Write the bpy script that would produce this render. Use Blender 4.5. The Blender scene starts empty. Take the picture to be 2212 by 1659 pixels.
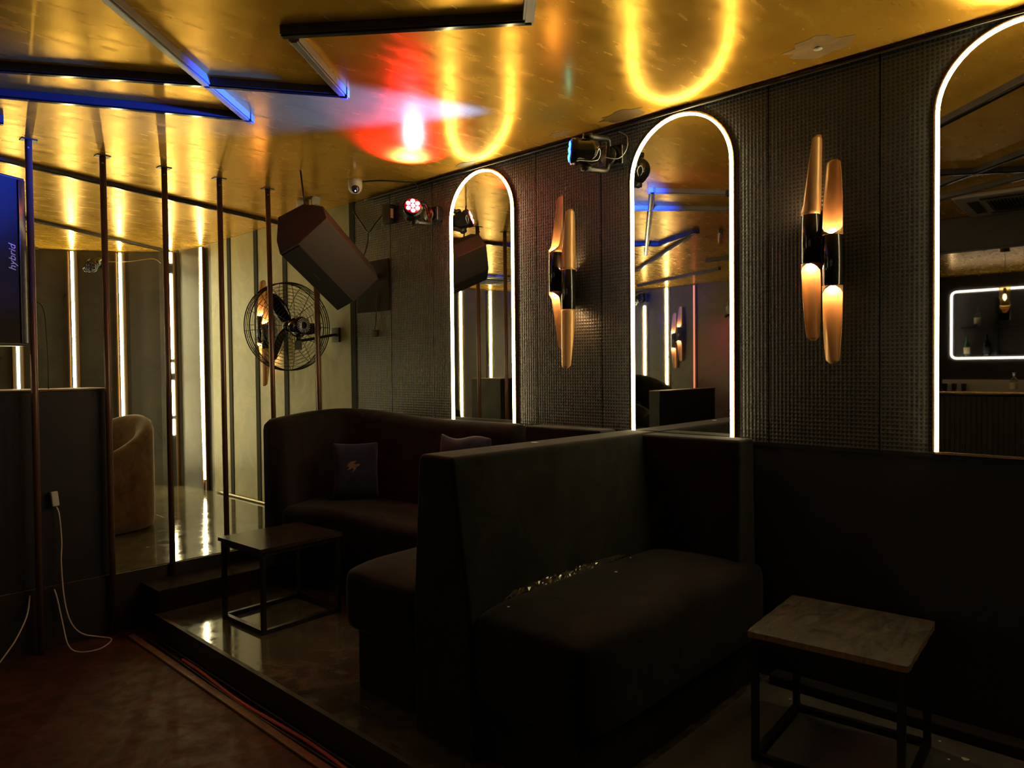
import bpy, bmesh, math, random
from mathutils import Vector, Matrix
random.seed(7)
PI = math.pi
sc = bpy.context.scene
col = sc.collection

# ------------------------------------------------------------------ camera
# world: +x towards the mirror wall, +y along it away from the camera, z up; z=0 is the seating platform
al, pitch, roll = math.atan(1641/1550), math.atan(34.5/1550), 0.01
fwd = Vector((math.sin(al), math.cos(al), 0)); rgt = Vector((math.cos(al), -math.sin(al), 0)); up = Vector((0, 0, 1))
F = fwd*math.cos(pitch) - up*math.sin(pitch)
U = up*math.cos(pitch) + fwd*math.sin(pitch)
R2 = rgt*math.cos(roll) - U*math.sin(roll)
U2 = U*math.cos(roll) + rgt*math.sin(roll)
cd = bpy.data.cameras.new('camera'); cam = bpy.data.objects.new('camera', cd); col.objects.link(cam)
cd.sensor_width = 36; cd.lens = 36*1550/2212; cd.clip_start = 0.05
cam.matrix_world = Matrix(((R2.x, U2.x, -F.x, 0), (R2.y, U2.y, -F.y, 0), (R2.z, U2.z, -F.z, 1.52), (0, 0, 0, 1)))
sc.camera = cam
sc.view_settings.view_transform = 'Standard'; sc.view_settings.look = 'None'
sc.view_settings.gamma = 1; sc.view_settings.use_curve_mapping = False
sc.view_settings.exposure = 0.0
w = bpy.data.worlds.new('world'); sc.world = w; w.use_nodes = True
w.node_tree.nodes['Background'].inputs[0].default_value = (0.9, 0.8, 0.8, 1)
w.node_tree.nodes['Background'].inputs[1].default_value = 0.0

def spot(name, loc, target, colr, energy, size, blend=0.6, radius=0.03):
    l = bpy.data.lights.new(name, 'SPOT'); l.color = colr; l.energy = energy
    l.spot_size = math.radians(size); l.spot_blend = blend; l.shadow_soft_size = radius
    o = bpy.data.objects.new(name, l); col.objects.link(o); o.location = loc
    o.rotation_euler = (Vector(target)-Vector(loc)).to_track_quat('-Z', 'Y').to_euler()
    return o
def area(name, loc, target, colr, energy, sx, sy):
    l = bpy.data.lights.new(name, 'AREA'); l.color = colr; l.energy = energy; l.shape = 'RECTANGLE'; l.size = sx; l.size_y = sy
    o = bpy.data.objects.new(name, l); col.objects.link(o); o.location = loc
    o.rotation_euler = (Vector(target)-Vector(loc)).to_track_quat('-Z', 'Y').to_euler()
    return o
# stage spots (their lamp heads are built further down at the same places)
spot('red_beam', (3.075, 3.79, 2.655), (2.86, 3.56, 2.90), (1, .012, .05), 300, 68, .6, .06)
spot('red_beam_core', (3.075, 3.79, 2.655), (2.93, 3.66, 2.88), (1, .22, .24), 460, 42, 1.0, .07)
spot('blue_beam', (3.03, 2.45, 2.675), (1.67, 3.59, 2.87), (.01, .07, 1), 2600, 37, .7, .04)
spot('blue_beam_far', (3.03, 2.45, 2.675), (0.95, 4.9, 2.25), (.02, .06, 1), 130, 16, .6, .04)
spot('red_beam_far', (-3.345, 4.985, 2.32), (-4.03, 5.42, 1.88), (1, .02, .12), 30, 70, 1.0, .03)
spot('blue_beam_side', (-3.76, 6.93, 2.59), (-4.0, 6.25, 2.05), (.15, .1, 1), 26, 60, 1.0, .03)

# ------------------------------------------------------------------ materials
def mat(name, base=(.5, .5, .5), rough=.5, metal=0.0, spec=.5, emit=None, es=0.0, sheen=0.0, coat=0.0, alpha=1.0, trans=0.0):
    m = bpy.data.materials.new(name); m.use_nodes = True
    b = m.node_tree.nodes['Principled BSDF']
    b.inputs['Base Color'].default_value = (*base, 1); b.inputs['Roughness'].default_value = rough
    b.inputs['Metallic'].default_value = metal; b.inputs['Specular IOR Level'].default_value = spec
    b.inputs['Sheen Weight'].default_value = sheen; b.inputs['Coat Weight'].default_value = coat
    b.inputs['Transmission Weight'].default_value = trans
    if emit: b.inputs['Emission Color'].default_value = (*emit, 1); b.inputs['Emission Strength'].default_value = es
    return m
class NT:
    def __init__(s, m): s.m = m; s.t = m.node_tree; s.b = s.t.nodes['Principled BSDF']
    def n(s, typ, **kw):
        x = s.t.nodes.new(typ)
        for k, v in kw.items():
            if k in x.inputs.keys(): x.inputs[k].default_value = v
            else: setattr(x, k, v)
        return x
    def l(s, a, b): s.t.links.new(a, b)
    def coords(s, scale=(1, 1, 1), rot=(0, 0, 0)):
        g = s.n('ShaderNodeNewGeometry'); mp = s.n('ShaderNodeMapping')
        mp.inputs['Scale'].default_value = scale; mp.inputs['Rotation'].default_value = rot
        s.l(g.outputs['Position'], mp.inputs['Vector']); return mp.outputs['Vector']
    def noise(s, vec, scale, detail=4, rough=.6, dist=0):
        x = s.n('ShaderNodeTexNoise'); x.inputs['Scale'].default_value = scale; x.inputs['Detail'].default_value = detail
        x.inputs['Roughness'].default_value = rough; x.inputs['Distortion'].default_value = dist
        s.l(vec, x.inputs['Vector']); return x.outputs['Fac']
    def ramp(s, fac, stops):
        r = s.n('ShaderNodeValToRGB'); e = r.color_ramp.elements
        while len(e) < len(stops): e.new(.5)
        for el, (p, c) in zip(e, stops): el.position = p; el.color = (*c, 1) if len(c) == 3 else c
        s.l(fac, r.inputs['Fac']); return r.outputs['Color']
    def maprange(s, fac, a, b, c, d):
        r = s.n('ShaderNodeMapRange'); r.inputs[1].default_value = a; r.inputs[2].default_value = b; r.inputs[3].default_value = c; r.inputs[4].default_value = d
        s.l(fac, r.inputs[0]); return r.outputs[0]
    def math(s, op, a, b=None):
        r = s.n('ShaderNodeMath'); r.operation = op
        for i, v in enumerate((a, b)):
            if v is None: continue
            if isinstance(v, (int, float)): r.inputs[i].default_value = v
            else: s.l(v, r.inputs[i])
        return r.outputs[0]
    def bump(s, h, strength=.3, dist=.01):
        b = s.n('ShaderNodeBump'); b.inputs['Strength'].default_value = strength; b.inputs['Distance'].default_value = dist
        s.l(h, b.inputs['Height']); s.l(b.outputs[0], s.b.inputs['Normal'])
G = lambda v: (v, v, v)

def m_ceiling():
    m = mat('gold_ceiling_paint', (.75, .42, .05), .27, .50, .15); t = NT(m)
    t.b.inputs['Specular Tint'].default_value = (1, .78, .38, 1)
    v = t.coords((1, 1.6, 1), (0, 0, .5)); a = t.noise(v, 2.2, 6, .6, .5)
    t.l(t.ramp(a, [(.3, (.64, .34, .045)), (.6, (.78, .455, .065)), (.8, (.84, .54, .09))]), t.b.inputs['Base Color'])
    v2 = t.coords((2.5, 8, 3), (0, 0, .35)); b = t.noise(v2, 2.2, 3, .5, 0)
    t.l(t.maprange(b, .3, .75, .19, .31), t.b.inputs['Roughness'])
    v3 = t.coords((1, 1, 1)); c = t.noise(v3, 5, 2, .45, 0); d = t.noise(v3, 60, 3, .6)
    e = t.math('ADD', t.math('MULTIPLY', c, 1.0), t.math('ADD', t.math('MULTIPLY', b, .12), t.math('MULTIPLY', d, .010)))
    t.bump(e, .15, .012)
    return m
def m_cane():
    m = mat('cane_black_paint', (.05, .045, .04), .42); t = NT(m)
    g = t.n('ShaderNodeNewGeometry'); sx = t.n('ShaderNodeSeparateXYZ'); t.l(g.outputs['Position'], sx.inputs[0])
    k = 2*PI/.0185
    a = t.math('ABSOLUTE', t.math('SINE', t.math('MULTIPLY', sx.outputs['Y'], k/2)))
    b = t.math('ABSOLUTE', t.math('SINE', t.math('MULTIPLY', sx.outputs['Z'], k/2)))
    p = t.math('MULTIPLY', a, b)
    t.l(t.ramp(p, [(.0, (.047, .049, .046)), (.60, (.044, .046, .044)), (.82, (.010, .010, .010))]), t.b.inputs['Base Color'])
    t.bump(t.math('MULTIPLY', p, -1), .5, .005)
    return m
def m_dark(name, base, rough, scuff=.06, sc_=3, bumpy=.15):
    m = mat(name, base, rough); t = NT(m); v = t.coords()
    a = t.noise(v, sc_, 8, .7, .8); b = t.noise(v, sc_*7, 8, .8, 1.5)
    lo = tuple(c*.7 for c in base); hi = tuple(min(1, c*1.35) for c in base); sp = tuple(min(1, c+scuff) for c in base)
    c1 = t.ramp(a, [(.3, lo), (.7, hi)]); c2 = t.ramp(b, [(.66, (0, 0, 0)), (.74, (1, 1, 1))])
    mx = t.n('ShaderNodeMix'); mx.data_type = 'RGBA'; t.l(c2, mx.inputs[0]); t.l(c1, mx.inputs[6]); mx.inputs[7].default_value = (*sp, 1)
    t.l(mx.outputs[2], t.b.inputs['Base Color']); t.l(t.maprange(a, .3, .7, rough*.8, rough*1.2), t.b.inputs['Roughness'])
    t.bump(a, bumpy, .01)
    return m
def m_tile(name, c, rough, joint=.6, dull=.28, spec=.95):
    m = mat(name, c, rough, 0, spec); t = NT(m); v = t.coords()
    a = t.noise(v, 4, 8, .72, 1.4); a2 = t.noise(v, 11, 6, .7, .4)
    t.l(t.ramp(a, [(.3, tuple(x*.45 for x in c)), (.52, c), (.72, tuple(x*1.8 for x in c))]), t.b.inputs['Base Color'])
    t.l(t.maprange(a2, .38, .72, rough, dull), t.b.inputs['Roughness'])
    br = t.n('ShaderNodeTexBrick'); br.offset = 0; br.inputs['Scale'].default_value = 1; br.inputs['Mortar Size'].default_value = .003
    br.inputs['Brick Width'].default_value = joint; br.inputs['Row Height'].default_value = joint
    br.inputs['Color1'].default_value = (1, 1, 1, 1); br.inputs['Color2'].default_value = (1, 1, 1, 1); br.inputs['Mortar'].default_value = (0, 0, 0, 1)
    vv = t.coords((1, 1, 1)); t.l(vv, br.inputs['Vector'])
    t.bump(t.math('ADD', br.outputs['Color'], t.math('MULTIPLY', a, .12)), .25, .004)
    return m
def m_velvet(name, c, sheen=.35, dust=.05):
    m = mat(name, c, .95, 0, .15, sheen=sheen); t = NT(m); v = t.coords()
    a = t.noise(v, 6, 6, .65, .8); b = t.noise(v, 170, 2, .5)
    t.l(t.ramp(a, [(.3, tuple(x*.6 for x in c)), (.75, tuple(x*1.5+dust*.15 for x in c))]), t.b.inputs['Base Color'])
    t.b.inputs['Sheen Roughness'].default_value = .45
    t.bump(t.math('ADD', a, t.math('MULTIPLY', b, .12)), .35, .008)
    return m
def m_wood(name, dark, light, rough):
    m = mat(name, dark, rough); t = NT(m); v = t.coords((3, 26, 3), (0, 0, .1)); a = t.noise(v, 2, 8, .7, .6)
    v2 = t.coords(); b = t.noise(v2, 14, 8, .75, .5)
    c = t.ramp(a, [(.3, dark), (.75, light)])
    mx = t.n('ShaderNodeMix'); mx.data_type = 'RGBA'; t.l(t.ramp(b, [(.60, (0, 0, 0)), (.75, (.6, .6, .6))]), mx.inputs[0]); t.l(c, mx.inputs[6]); mx.inputs[7].default_value = (.16, .15, .13, 1)
    t.l(mx.outputs[2], t.b.inputs['Base Color']); t.l(t.maprange(b, .3, .7, rough*.8, min(1, rough*1.5)), t.b.inputs['Roughness']); t.bump(a, .2, .003)
    return m
def m_worn():
    m = mat('table_wood_worn', (.02, .018, .012), .5); t = NT(m)
    v = t.coords((1.2, 5, 3), (0, 0, .1)); a = t.noise(v, 6, 8, .75, 1.2); v2 = t.coords((1, 1.8, 1), (0, 0, .4)); b = t.noise(v2, 9, 9, .8, 1.6)
    c = t.ramp(a, [(.38, (.003, .0025, .002)), (.5, (.02, .016, .010)), (.66, (.065, .048, .026))])
    mx = t.n('ShaderNodeMix'); mx.data_type = 'RGBA'; t.l(t.ramp(b, [(.50, (0, 0, 0)), (.66, (.75, .75, .75))]), mx.inputs[0]); t.l(c, mx.inputs[6]); mx.inputs[7].default_value = (.085, .083, .078, 1)
    t.l(mx.outputs[2], t.b.inputs['Base Color']); t.l(t.maprange(b, .3, .7, .38, .8), t.b.inputs['Roughness']); t.bump(t.math('ADD', a, b), .35, .003)
    return m
def m_brushed(name, c, rough):
    m = mat(name, c, rough, 1.0); t = NT(m); v = t.coords((30, 30, 2)); a = t.noise(v, 6, 4, .6)
    t.l(t.maprange(a, .3, .7, rough*.7, rough*1.3), t.b.inputs['Roughness']); t.bump(a, .1, .002); return m

M = dict(
    ceiling=m_ceiling(), cane=m_cane(),
    dado=m_dark('dado_black_paint', (.017, .0185, .0205), .6, .01),
    olive=m_dark('lit_olive_plank', (.42, .42, .23), .38, .14, 2.2, .12),  # dark wall again, with brightness from the nearby LED strips put into its colour
    slate=m_dark('slate_panel_paint', (.055, .05, .042), .33, .09, 2.6, .12),
    darkwall=m_dark('dark_wall_paint', (.03, .027, .025), .5, .03),
    redwall=m_dark('scuffed_wall_paint', (.10, .06, .06), .4, .12),
    tile=m_tile('glossy_platform_tile', (.085, .075, .05), .05, .62, .15),
    stage=m_tile('glossy_stage_tile', (.11, .10, .06), .05, .62, .17),
    low=m_tile('dance_floor_tile', (.062, .028, .018), .55, 2.5, .8, .22),
    carpet=m_velvet('black_carpet', (.014, .012, .012), .1),
    velvet=m_velvet('black_velvet', (.009, .0105, .0108), .10),
    velvet_b=m_velvet('shaded_charcoal_velvet', (.0065, .0062, .0068), .06),  # darker copy of velvet: the seat's shade is put into the colour
    brownvelvet=m_velvet('brown_velvet', (.17, .11, .055), .6),
    navy=m_velvet('navy_velvet', (.010, .017, .040), .22),
    console=m_dark('console_board', (.011, .012, .017), .6, .01),
    black=mat('black_metal', (.012, .012, .013), .38, .0, .5),
    blackgloss=mat('black_gloss', (.008, .008, .009), .12, 0, .6),
    bronze=mat('brown_pole_paint', (.16, .085, .06), .30, .25),
    batten=mat('batten_black', (.05, .045, .055), .4),
    alu=mat('channel_aluminium', (.30, .29, .31), .38, .35),
    mirror=mat('mirror_glass', (.78, .76, .70), .015, 1.0),
    gold=mat('matte_gold', (.58, .33, .13), .38, .35),
    goldedge=mat('gold_edge', (.75, .47, .16), .25, 1.0),
    trimwood=mat('orange_wood_trim', (.16, .075, .025), .5),
    led=mat('led_warm_white', (1, .9, .7), .5, emit=(1, .85, .40), es=44),
    ledm=mat('led_mirror_white', (1, .9, .7), .5, emit=(1, .81, .41), es=36),
    ledbar=mat('led_bar_white', (1, .9, .8), .5, emit=(1, .88, .72), es=6),
    ledred=mat('led_rose', (.9, .4, .3), .5, emit=(1, .30, .18), es=1.0),
    bulb=mat('sconce_bulb', (1, .8, .5), .5, emit=(1, .62, .30), es=95),
    redlens=mat('red_lens', (1, .3, .3), .3, emit=(1, .42, .46), es=5),
    bluelens=mat('blue_lens', (.1, .5, 1), .3, emit=(.03, .45, 1), es=9),
    redface=mat('red_lens_plate', (.5, .01, .03), .25, emit=(1, .0, .03), es=.22),
    blueface=mat('blue_lens_plate', (.0, .03, .5), .25, emit=(0, .03, 1), es=1.2),
    grille=mat('speaker_grille', (.008, .008, .008), .8),
    cab=mat('speaker_cabinet', (.04, .034, .03), .62),
    white=mat('white_plastic', (.75, .72, .66), .4),
    whitecab=mat('white_cable', (.72, .62, .56), .5),
    lensblue=mat('camera_lens', (.02, .02, .06), .08, coat=1),
    ir=mat('infrared_led', (.5, .5, 1), .3, emit=(.45, .45, 1), es=12),
    orange=mat('orange_cable', (.75, .12, .05), .5),
    label=mat('orange_label', (.65, .35, .22), .6),
    glass=mat('clear_glass', (.9, .95, .95), .04, trans=1.0),
    amber=mat('amber_glass', (.9, .7, .35), .05, trans=1.0),
    greenb=mat('green_bottle', (.03, .10, .04), .06, 0, .6),
    plastic=mat('torn_plastic_film', (.05, .045, .035), .09, 0, .9, coat=.6),
    paper=mat('paper', (.7, .68, .6), .8),
    tabletop=m_wood('table_wood_gloss', (.02, .013, .011), (.05, .03, .024), .13),
    tableworn=m_worn(),
    tableedge=m_wood('table_raw_edge', (.14, .08, .035), (.38, .24, .11), .7),
    tread=m_velvet('step_carpet', (.013, .010, .008), .02),
    skirt=m_dark('riser_black', (.012, .012, .013), .6, .01),
    mdf=m_wood('floor_batten_wood', (.13, .08, .045), (.26, .17, .10), .45),
    silver=mat('silver_trim', (.32, .29, .22), .35, .8),
    bottlelab=mat('bottle_label', (.6, .55, .35), .6),
    scrape=m_dark('scraped_plaster', (.30, .20, .09), .6, .2, 9), peel=m_dark('peeled_dark_paint', (.12, .07, .02), .5, .05, 8),
    concrete=m_dark('grey_floor_screed', (.078, .080, .086), .7, .04, 5),
    tray=mat('bar_tray', (.45, .40, .38), .5),
)

# ------------------------------------------------------------------ mesh helpers
class MB:
    def __init__(s): s.bm = bmesh.new(); s.mi = 0; s.mats = []
    def _add(s, verts, faces, mi=None, smooth=False):
        vs = [s.bm.verts.new(v) for v in verts]; out = []
        for f in faces:
            try:
                fc = s.bm.faces.new([vs[i] for i in f]); fc.material_index = s.mi if mi is None else mi; fc.smooth = smooth; out.append(fc)
            except ValueError: pass
        return vs
    def box(s, x0, y0, z0, x1, y1, z1, mtx=None, mi=None):
        c = [(x0, y0, z0), (x1, y0, z0), (x1, y1, z0), (x0, y1, z0), (x0, y0, z1), (x1, y0, z1), (x1, y1, z1), (x0, y1, z1)]
        if mtx: c = [mtx @ Vector(p) for p in c]
        s._add(c, [(0, 3, 2, 1), (4, 5, 6, 7), (0, 1, 5, 4), (1, 2, 6, 5), (2, 3, 7, 6), (3, 0, 4, 7)], mi); return s
    def prism(s, pts, off, mi=None, smooth=False):
        pts = [Vector(p) for p in pts]; off = Vector(off); n = len(pts)
        s._add(pts+[p+off for p in pts], [tuple(range(n))[::-1], tuple(range(n, 2*n))]+[(i, (i+1) % n, n+(i+1) % n, n+i) for i in range(n)], mi, smooth); return s
    def loft(s, rings, cap=True, closed=True, smooth=True, mi=None):
        n = len(rings[0]); V = [Vector(p) for r in rings for p in r]; f = []
        for k in range(len(rings)-1):
            for i in range(n if closed else n-1):
                j = (i+1) % n; f.append((k*n+i, k*n+j, (k+1)*n+j, (k+1)*n+i))
        if cap and closed: f += [tuple(range(n))[::-1], tuple(range((len(rings)-1)*n, len(rings)*n))]
        s._add(V, f, mi, smooth); return s
    def cyl(s, a, b, r, r2=None, n=16, mi=None, smooth=True):
        a, b = Vector(a), Vector(b); d = (b-a).normalized(); r2 = r if r2 is None else r2
        x = d.orthogonal().normalized(); y = d.cross(x)
        R = [[p+x*math.cos(2*PI*i/n)*q+y*math.sin(2*PI*i/n)*q for i in range(n)] for p, q in ((a, r), (b, r2))]
        return s.loft(R, smooth=smooth, mi=mi)
    def lathe(s, prof, center=(0, 0, 0), axis=(0, 0, 1), n=24, mi=None, cap=True):
        d = Vector(axis).normalized(); x = d.orthogonal().normalized(); y = d.cross(x); c = Vector(center)
        return s.loft([[c+d*h+x*math.cos(2*PI*i/n)*r+y*math.sin(2*PI*i/n)*r for i in range(n)] for r, h in prof], cap=cap, mi=mi)
    def tube(s, pts, r, n=8, closed=False, smooth_path=True, mi=None):
        P = [Vector(p) for p in pts]
        if smooth_path and len(P) > 2: P = crom(P, closed)
        m = len(P); rings = []; prev = None
        for i, p in enumerate(P):
            if closed: t = P[(i+1) % m]-P[i-1]
            else: t = P[min(i+1, m-1)]-P[max(i-1, 0)]
            t.normalize()
            x = t.orthogonal().normalized() if prev is None else (prev-t*prev.dot(t)).normalized()
            prev = x; y = t.cross(x)
            rings.append([p+x*math.cos(2*PI*k/n)*r+y*math.sin(2*PI*k/n)*r for k in range(n)])
        if closed: rings.append(rings[0])
        return s.loft(rings, cap=not closed, mi=mi)
    def build(s, name, mats, parent=None, bevel=0, seg=2, sub=0, loc=None):
        if not isinstance(mats, (list, tuple)): mats = [mats]
        bmesh.ops.remove_doubles(s.bm, verts=s.bm.verts, dist=1e-6)
        bmesh.ops.recalc_face_normals(s.bm, faces=s.bm.faces)
        me = bpy.data.meshes.new(name); s.bm.to_mesh(me); s.bm.free()
        for m in mats: me.materials.append(m)
        o = bpy.data.objects.new(name, me); col.objects.link(o)
        if parent is not None: o.parent = parent
        if bevel:
            b = o.modifiers.new('bevel', 'BEVEL'); b.width = bevel; b.segments = seg; b.limit_method = 'ANGLE'; b.angle_limit = math.radians(40)
            for p in me.polygons: p.use_smooth = True
            try:
                wn = o.modifiers.new('wn', 'WEIGHTED_NORMAL'); wn.keep_sharp = True
            except Exception: pass
        if sub:
            d = o.modifiers.new('sub', 'SUBSURF'); d.levels = sub; d.render_levels = sub
            for p in me.polygons: p.use_smooth = True
        return o
def crom(P, closed=False, k=6):
    out = []; n = len(P)
    for i in range(n if closed else n-1):
        p0 = P[i-1] if (i > 0 or closed) else P[0]; p1 = P[i]; p2 = P[(i+1) % n]; p3 = P[(i+2) % n] if (closed or i+2 < n) else P[-1]
        for j in range(k):
            t = j/k
            out.append(.5*((2*p1)+(p2-p0)*t+(2*p0-5*p1+4*p2-p3)*t*t+(3*p1-p0-3*p2+p3)*t**3))
    if not closed: out.append(P[-1].copy())
    return out
def tag(o, label=None, cat=None, group=None, kind=None):
    if label: o['label'] = label
    if cat: o['category'] = cat
    if group: o['group'] = group
    if kind: o['kind'] = kind
    return o
def thing(name, label, cat, group=None, loc=(0, 0, 0)):
    # meshes are written in world coordinates; the empty stands at the thing's base and the children undo its offset
    o = bpy.data.objects.new(name, None); col.objects.link(o); o.location = loc; o.empty_display_size = .1
    tag(o, label, cat, group); o['_b'] = 1; del o['_b']
    return o
def seat_children(root):
    for c in root.children:
        c.matrix_parent_inverse = Matrix.Translation(-Vector(root.location))
def struct(name, mb, m, bevel=0, parent=None):
    o = mb.build(name, m, parent, bevel)
    if parent is None: o['kind'] = 'structure'
    return o
H = 2.88       # ceiling
W = 3.40       # mirror wall
LOW = -.15     # dance floor
ST = .225      # stage

# ------------------------------------------------------------------ setting
struct('floor', MB().box(-6.4, -3.2, LOW-.1, 1.72, 5.1, LOW).box(1.72, -3.2, LOW-.1, 3.6, -1.6, LOW), M['low'])
struct('platform', MB().box(1.72, 1.49, LOW-.1, 3.6, 4.72, 0), M['tile'])
struct('platform_near', MB().box(1.72, -1.6, LOW-.1, 3.6, 1.49, 0), M['concrete'])
struct('trim_1', MB().box(1.695, -1.6, LOW, 1.7199, 4.70, .0015), M['skirt'])
struct('step', MB().box(1.72, 4.70, LOW-.1, 3.6, 5.02, .14), M['tread'], .006)
struct('stage', MB().box(-4.2, 5.02, LOW-.1, 3.6, 9.6, ST), M['stage'])
struct('trim_2', MB().box(-4.1, 5.0, LOW, 1.72, 5.02, ST-.004).box(1.72, 5.0, .14, 3.4, 5.02, ST-.004), M['skirt'])
cl = struct('ceiling', MB().box(-6.6, -3.3, H, 3.7, 9.9, H+.1), M['ceiling'])
for x, y, rx, ry, mk in [(3.17, 1.17, .12, .16, 'scrape'), (3.26, 2.67, .05, .08, 'scrape'), (3.27, 2.24, .09, .16, 'peel'), (3.30, 3.52, .07, .10, 'peel')]:
    q = [(x+math.cos(a)*rx*random.uniform(.6, 1.1), y+math.sin(a)*ry*random.uniform(.6, 1.1), H) for a in [k*PI/9 for k in range(18)]]
    MB().prism(q, (0, 0, -.0015)).build('peeled_patch', M[mk], cl)
MB().lathe([(.012, 0), (.02, -.004), (.004, -.010)], (3.17, 1.17, H-.0015), n=9).build('plaster_crumb', M['paper'], cl)
wr = struct('wall_right', MB().box(W, -3.2, LOW-.1, W+.15, 4.966, H+.1), M['dado'])
seams = [4.966-.4975*k for k in range(15)]
for a, b in zip(seams[1:], seams[:-1]):
    MB().box(W-.014, a+.002, 1.14, W+.001, b-.002, H).build('cane_panel', M['cane'], wr, .003)
MB().box(W-.012, -2.5, LOW, W+.001, 4.96, 1.132).build('dado_panel', M['dado'], wr)
MB().box(W-.02, -2.5, 1.128, W+.001, 4.96, 1.14).build('dado_rail', M['black'], wr)
# far part of the mirror wall: olive planks with black strips, then the curved corner and the back wall
wo = struct('wall_right_far', MB().box(W+.004, 4.966, LOW, W+.15, 7.75, H+.1), M['grille'])
ol = [4.975, 5.52, 6.06, 6.61, 7.18, 7.64]
for a, b in zip(ol[:-1], ol[1:]):
    MB().box(W-.012, a+.037, ST, W+.005, b-.037, H).build('olive_plank', M['olive'], wo, .002)
    MB().box(W-.018, a-.036, ST, W+.005, a+.036, H).build('black_strip', M['grille'], wo)
P0 = (3.40, 7.62); curve = [(3.40, 7.62), (3.40, 7.95), (3.33, 8.28), (3.20, 8.52), (2.96, 8.76), (2.70, 8.92), (2.46, 9.05), (2.2, 9.18), (1.98, 9.26), (1.5, 9.32), (.8, 9.32), (-.4, 9.1), (-1.2, 8.9), (-2.05, 8.85), (-3.0, 8.8), (-4.03, 8.75)]
def wallpath(name, pts, m, z0, z1, th=.12):
    mb = MB()
    for a, b in zip(pts[:-1], pts[1:]):
        d = Vector((b[0]-a[0], b[1]-a[1], 0)).normalized(); nrm = Vector((d.y, -d.x, 0))   # outward
        A, B = Vector((*a, z0)), Vector((*b, z0))
        mb.prism([A, B, B+nrm*th+d*.02, A+nrm*th-d*.02], (0, 0, z1-z0))
    return struct(name, mb, m)
wallpath('wall_back', curve, M['slate'], LOW, H)
wallpath('wall_left', [(-4.03, 8.75), (-4.03, 5.98)], M['slate'], LOW, H)
wallpath('wall_left_near', [(-4.03, 5.98), (-4.03, 3.4), (-6.3, 3.4)], M['redwall'], LOW, H)
wallpath('wall_left_bar', [(-6.3, 3.4), (-6.3, -3.2)], M['darkwall'], LOW, H)
wallpath('wall_front', [(-6.3, -3.2), (3.5, -3.2)], M['darkwall'], LOW, H)
struct('ceiling_beam', MB().box(-1.15, -3.1, 2.57, -1.0, 2.8, H), M['darkwall'], .005)

# ------------------------------------------------------------------ led strips on the stage walls
def curve_frame(u):   # nearest point and outward-facing (into room) normal on the wall curve
    pass
def wall_strip(x, y, nx, ny, z0, z1, label, segs=None, bow=0.0, mt='led', trims=True):
    n = Vector((nx, ny, 0)).normalized(); t = Vector((-n.y, n.x, 0)); base = Vector((x, y, 0))
    r = thing('led_strip_light', label, 'led light', 'vertical led strips on the stage walls', (x, y, z0))
    segs = segs or [(z0, z1)]
    for a, b in segs:
        K = 8; rings = []
        for i in range(K+1):
            z = a+(b-a)*i/K; s = (z-z0)/(z1-z0); off = bow*math.sin(PI*s)
            c = base+n*.022+t*off+Vector((0, 0, z))
            rings.append([c-t*.013-n*.008, c+t*.013-n*.008, c+t*.010+n*.006, c-t*.010+n*.006])
        MB().loft(rings, smooth=False).build('diffuser', M[mt], r)
    if trims:
        for sgn in (-1, 1):
            c = base+t*sgn*.042
            q = [c-t*.007, c+t*.007, c+t*.007+n*.022, c-t*.007+n*.022]
            MB().prism([p+Vector((0, 0, ST)) for p in q], (0, 0, z1-ST)).build('wood_edge', M['trimwood'], r)
    q = [base-t*.036, base+t*.036, base+t*.036+n*.010, base-t*.036+n*.010]
    MB().prism([p+Vector((0, 0, ST)) for p in q], (0, 0, z1-ST)).build('channel', M['black'], r)
    seat_children(r); return r
wall_strip(3.385, 7.80, -1, 0, .34, 2.86, 'bowed warm white led strip where olive planks meet the curved wall', bow=-.03)
wall_strip(3.275, 8.36, -.85, -.5, .72, 2.86, 'patched led strip with dark gaps, seen behind the third pole', [(.80, .98), (1.02, 1.42), (1.50, 1.62), (1.66, 2.62), (2.74, 2.86)])
wall_strip(2.885, 8.79, -.6, -.8, .3, 2.86, 'warm led strip rising behind the brown tub armchair')
wall_strip(2.47, 9.03, -.45, -.9, .3, 2.86, 'warm led strip on back wall beside the small black spotlight')
wall_strip(1.985, 9.24, -.2, -1, .3, 2.86, 'short visible led strip below the hanging blue-lit speaker')
wall_strip(-1.40, 8.87, 0, -1, .3, 2.86, 'far back wall led strip, left one seen in the farthest mirror')
wall_strip(-2.07, 8.84, 0, -1, .3, 2.86, 'far back wall led strip, right one seen in the farthest mirror')
wall_strip(-4.02, 6.94, 1, 0, .3, 2.58, 'led strip under a black spotlight, reflected in the middle mirror')
wall_strip(-4.02, 6.50, 1, 0, .3, 2.86, 'brightest led strip reflected in the middle mirror beside purple sconce')
wall_strip(-4.02, 5.98, 1, 0, .3, 2.86, 'rose coloured led strip dividing red wall from dark wall', mt='ledred', trims=False)

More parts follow.
